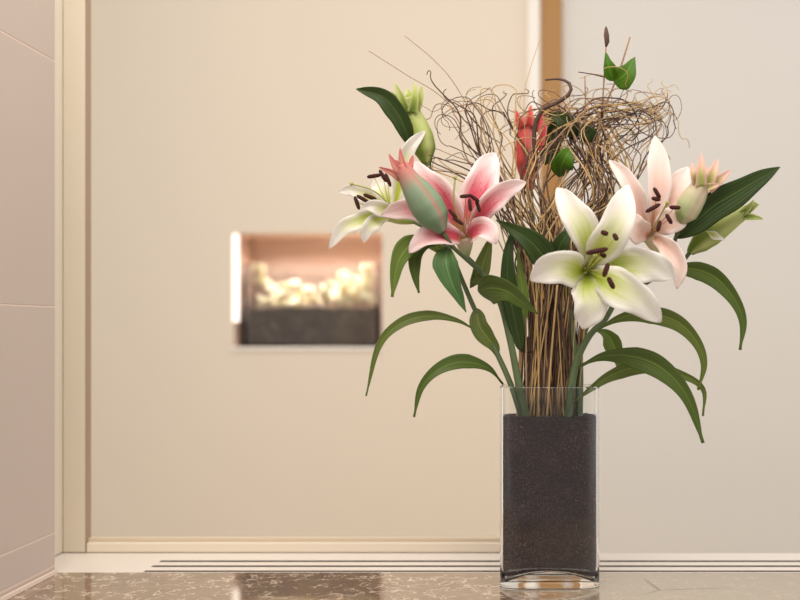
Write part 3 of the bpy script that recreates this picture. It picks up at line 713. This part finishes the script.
guides = [
 ([(548,417),(541,330),(529,262),(513,217),(499,185),(480,150),(466,118)], 13, 14, 'L'),
 ([(546,417),(538,330),(526,262),(506,212),(478,178),(446,166)], 10, 9, 'L'),
 ([(549,417),(543,330),(533,262),(518,214),(506,165),(488,115)], 10, 12, 'L'),
 ([(550,417),(545,300),(540,232),(527,185),(536,145),(556,132)], 20, 15, 'M'),
 ([(553,417),(550,300),(552,230),(570,190),(588,158),(576,122),(552,112)], 20, 14, 'R'),
 ([(556,417),(560,310),(573,240),(600,200),(596,165),(577,135),(598,114),(634,104)], 22, 13, 'R'),
 ([(558,417),(563,310),(578,240),(612,200),(604,168),(612,138),(640,116)], 18, 13, 'R'),
 ([(560,417),(566,310),(585,240),(622,192),(617,155),(600,125),(592,100)], 14, 13, 'R'),
 ([(562,417),(566,310),(590,245),(632,190),(646,158),(662,140)], 6, 8, 'R'),
]
ztop = P(0, 92, .02).z
LT = {'L': 'fanning to the left', 'M': 'curling in the middle', 'R': 'waving to the right'}
for gi, (g, cnt, jit, side) in enumerate(guides):
    for k in range(cnt):
        rnd = random.Random(gi*1000+k)
        dark = rnd.random() < (.52 if side == 'L' else .36)
        mat = 'straw_dark' if dark else ('straw_tan' if rnd.random() < .72 else 'straw_mid')
        bx_ = rnd.uniform(-33, 31); by_ = rnd.uniform(-.018, .020)
        ox, oy, od = rnd.gauss(0, jit), rnd.gauss(0, jit*.9), rnd.uniform(-.012, .06)
        if side == 'R': od = rnd.uniform(.018, .07)
        pts = []
        n = len(g)
        for i, (x, y) in enumerate(g):
            t_ = i/(n-1); kk = max(0, (t_-.25)/.75)
            if i == 0: pts.append(P(548+bx_, SB, by_)); continue
            if i == 1: pts.append(P(x+bx_*.72, y, by_)); continue
            if i == 2: pts.append(P(x+bx_*.5+ox*.3, y+oy*.4, by_+od*.2)); continue
            pts.append(P(x+bx_*.35+ox*kk, y+oy*kk, by_+od*kk+rnd.uniform(-.008, .008)*kk))
        for q_ in pts[3:]: q_.z = min(q_.z, ztop-rnd.uniform(0, .03))
        # curling free end
        d = (pts[-1]-pts[-2]); d.normalize(); q = pts[-1].copy()
        turn = rnd.choice((-1, 1))*rnd.uniform(.10, .36); ax = Vector((rnd.uniform(-.5, .5), 1, rnd.uniform(-.4, .4))).normalized()
        steps = rnd.randint(4, 14); zt_ = ztop-abs(rnd.gauss(0, .035))
        for s in range(steps):
            d = Matrix.Rotation(turn*rnd.uniform(.6, 1.3), 3, ax) @ d; d.z *= .975
            if rnd.random() < .22: turn = -turn
            
            out = q.x > P(660, 0, .02).x and d.x > 0 or q.x < P(440, 0, .02).x and d.x < 0 or q.z > zt_ and d.z > 0
            if out:                                   # the free ends loop back into the bunch
                turn = math.copysign(max(abs(turn), .40), turn); ax = Vector((ax.x*.3, 1, ax.z*.3)).normalized()
                d = Matrix.Rotation(turn*.6, 3, ax) @ d
            q = q+d*rnd.uniform(.007, .011); pts.append(q.copy())
        path = cr(pts, 110)
        a1, f1, p1 = rnd.uniform(.003, .010), rnd.uniform(2.5, 5.5), rnd.random()*6.28
        a2, p2 = rnd.uniform(.003, .010), rnd.random()*6.28
        for i, p in enumerate(path):
            t_ = i/109; kk = max(0, min(1, (t_-.35)/.2))
            p.x += kk*a1*math.sin(f1*6.28*t_+p1); p.y += kk*a2*math.sin(f1*6.28*t_+p2); p.z += kk*a1*.6*math.cos(f1*5*t_+p2)
            zc, xr, xl = ztop+.004, P(668, 0, .02).x, P(436, 0, .02).x
            if p.z > zc: p.z = zc+(p.z-zc)*.55
            if p.x > xr: p.x = xr+(p.x-xr)*.6
            if p.x < xl: p.x = xl+(p.x-xl)*.6
        rb = rnd.uniform(.0008, .0013); rt = rnd.uniform(.0007, .00125)
        o = tube('curly_stem', path, [rb, rb*.9, (rb+rt)/2, rt, rt*.9, rt*.5], M[mat], None, 5, loc=path[0])
        cn = 'dark brown' if dark else 'tan'
        tag(o, f'{cn} dried curly stem {LT[side]} of the bouquet', 'curly stem', f'{cn} curly stems {LT[side]}')
# straight cut straws standing in the middle of the bunch
for k in range(34):
    rnd = random.Random(9000+k)
    x0 = rnd.uniform(522, 578); x1 = 548+(x0-548)*.7+rnd.gauss(0, 9); y1 = rnd.uniform(232, 300); yy = rnd.uniform(-.024, .02)
    mat = rnd.choice(['straw_tan', 'straw_mid', 'straw_mid', 'straw_dark'])
    path = cr([P(x0, SB, yy), P((x0+x1)/2+rnd.gauss(0, 1.5), (SB+y1)/2, yy), P(x1, y1, yy+rnd.uniform(-.01, .01))], 16)
    rr = rnd.uniform(.0011, .0018)
    o = tube('dried_straw', path, [rr, rr*.9, rr*.7], M[mat], None, 6, loc=path[0])
    tag(o, 'straight dried straw standing in the middle of the bunch above the vase', 'straw', 'straight straws in the middle')
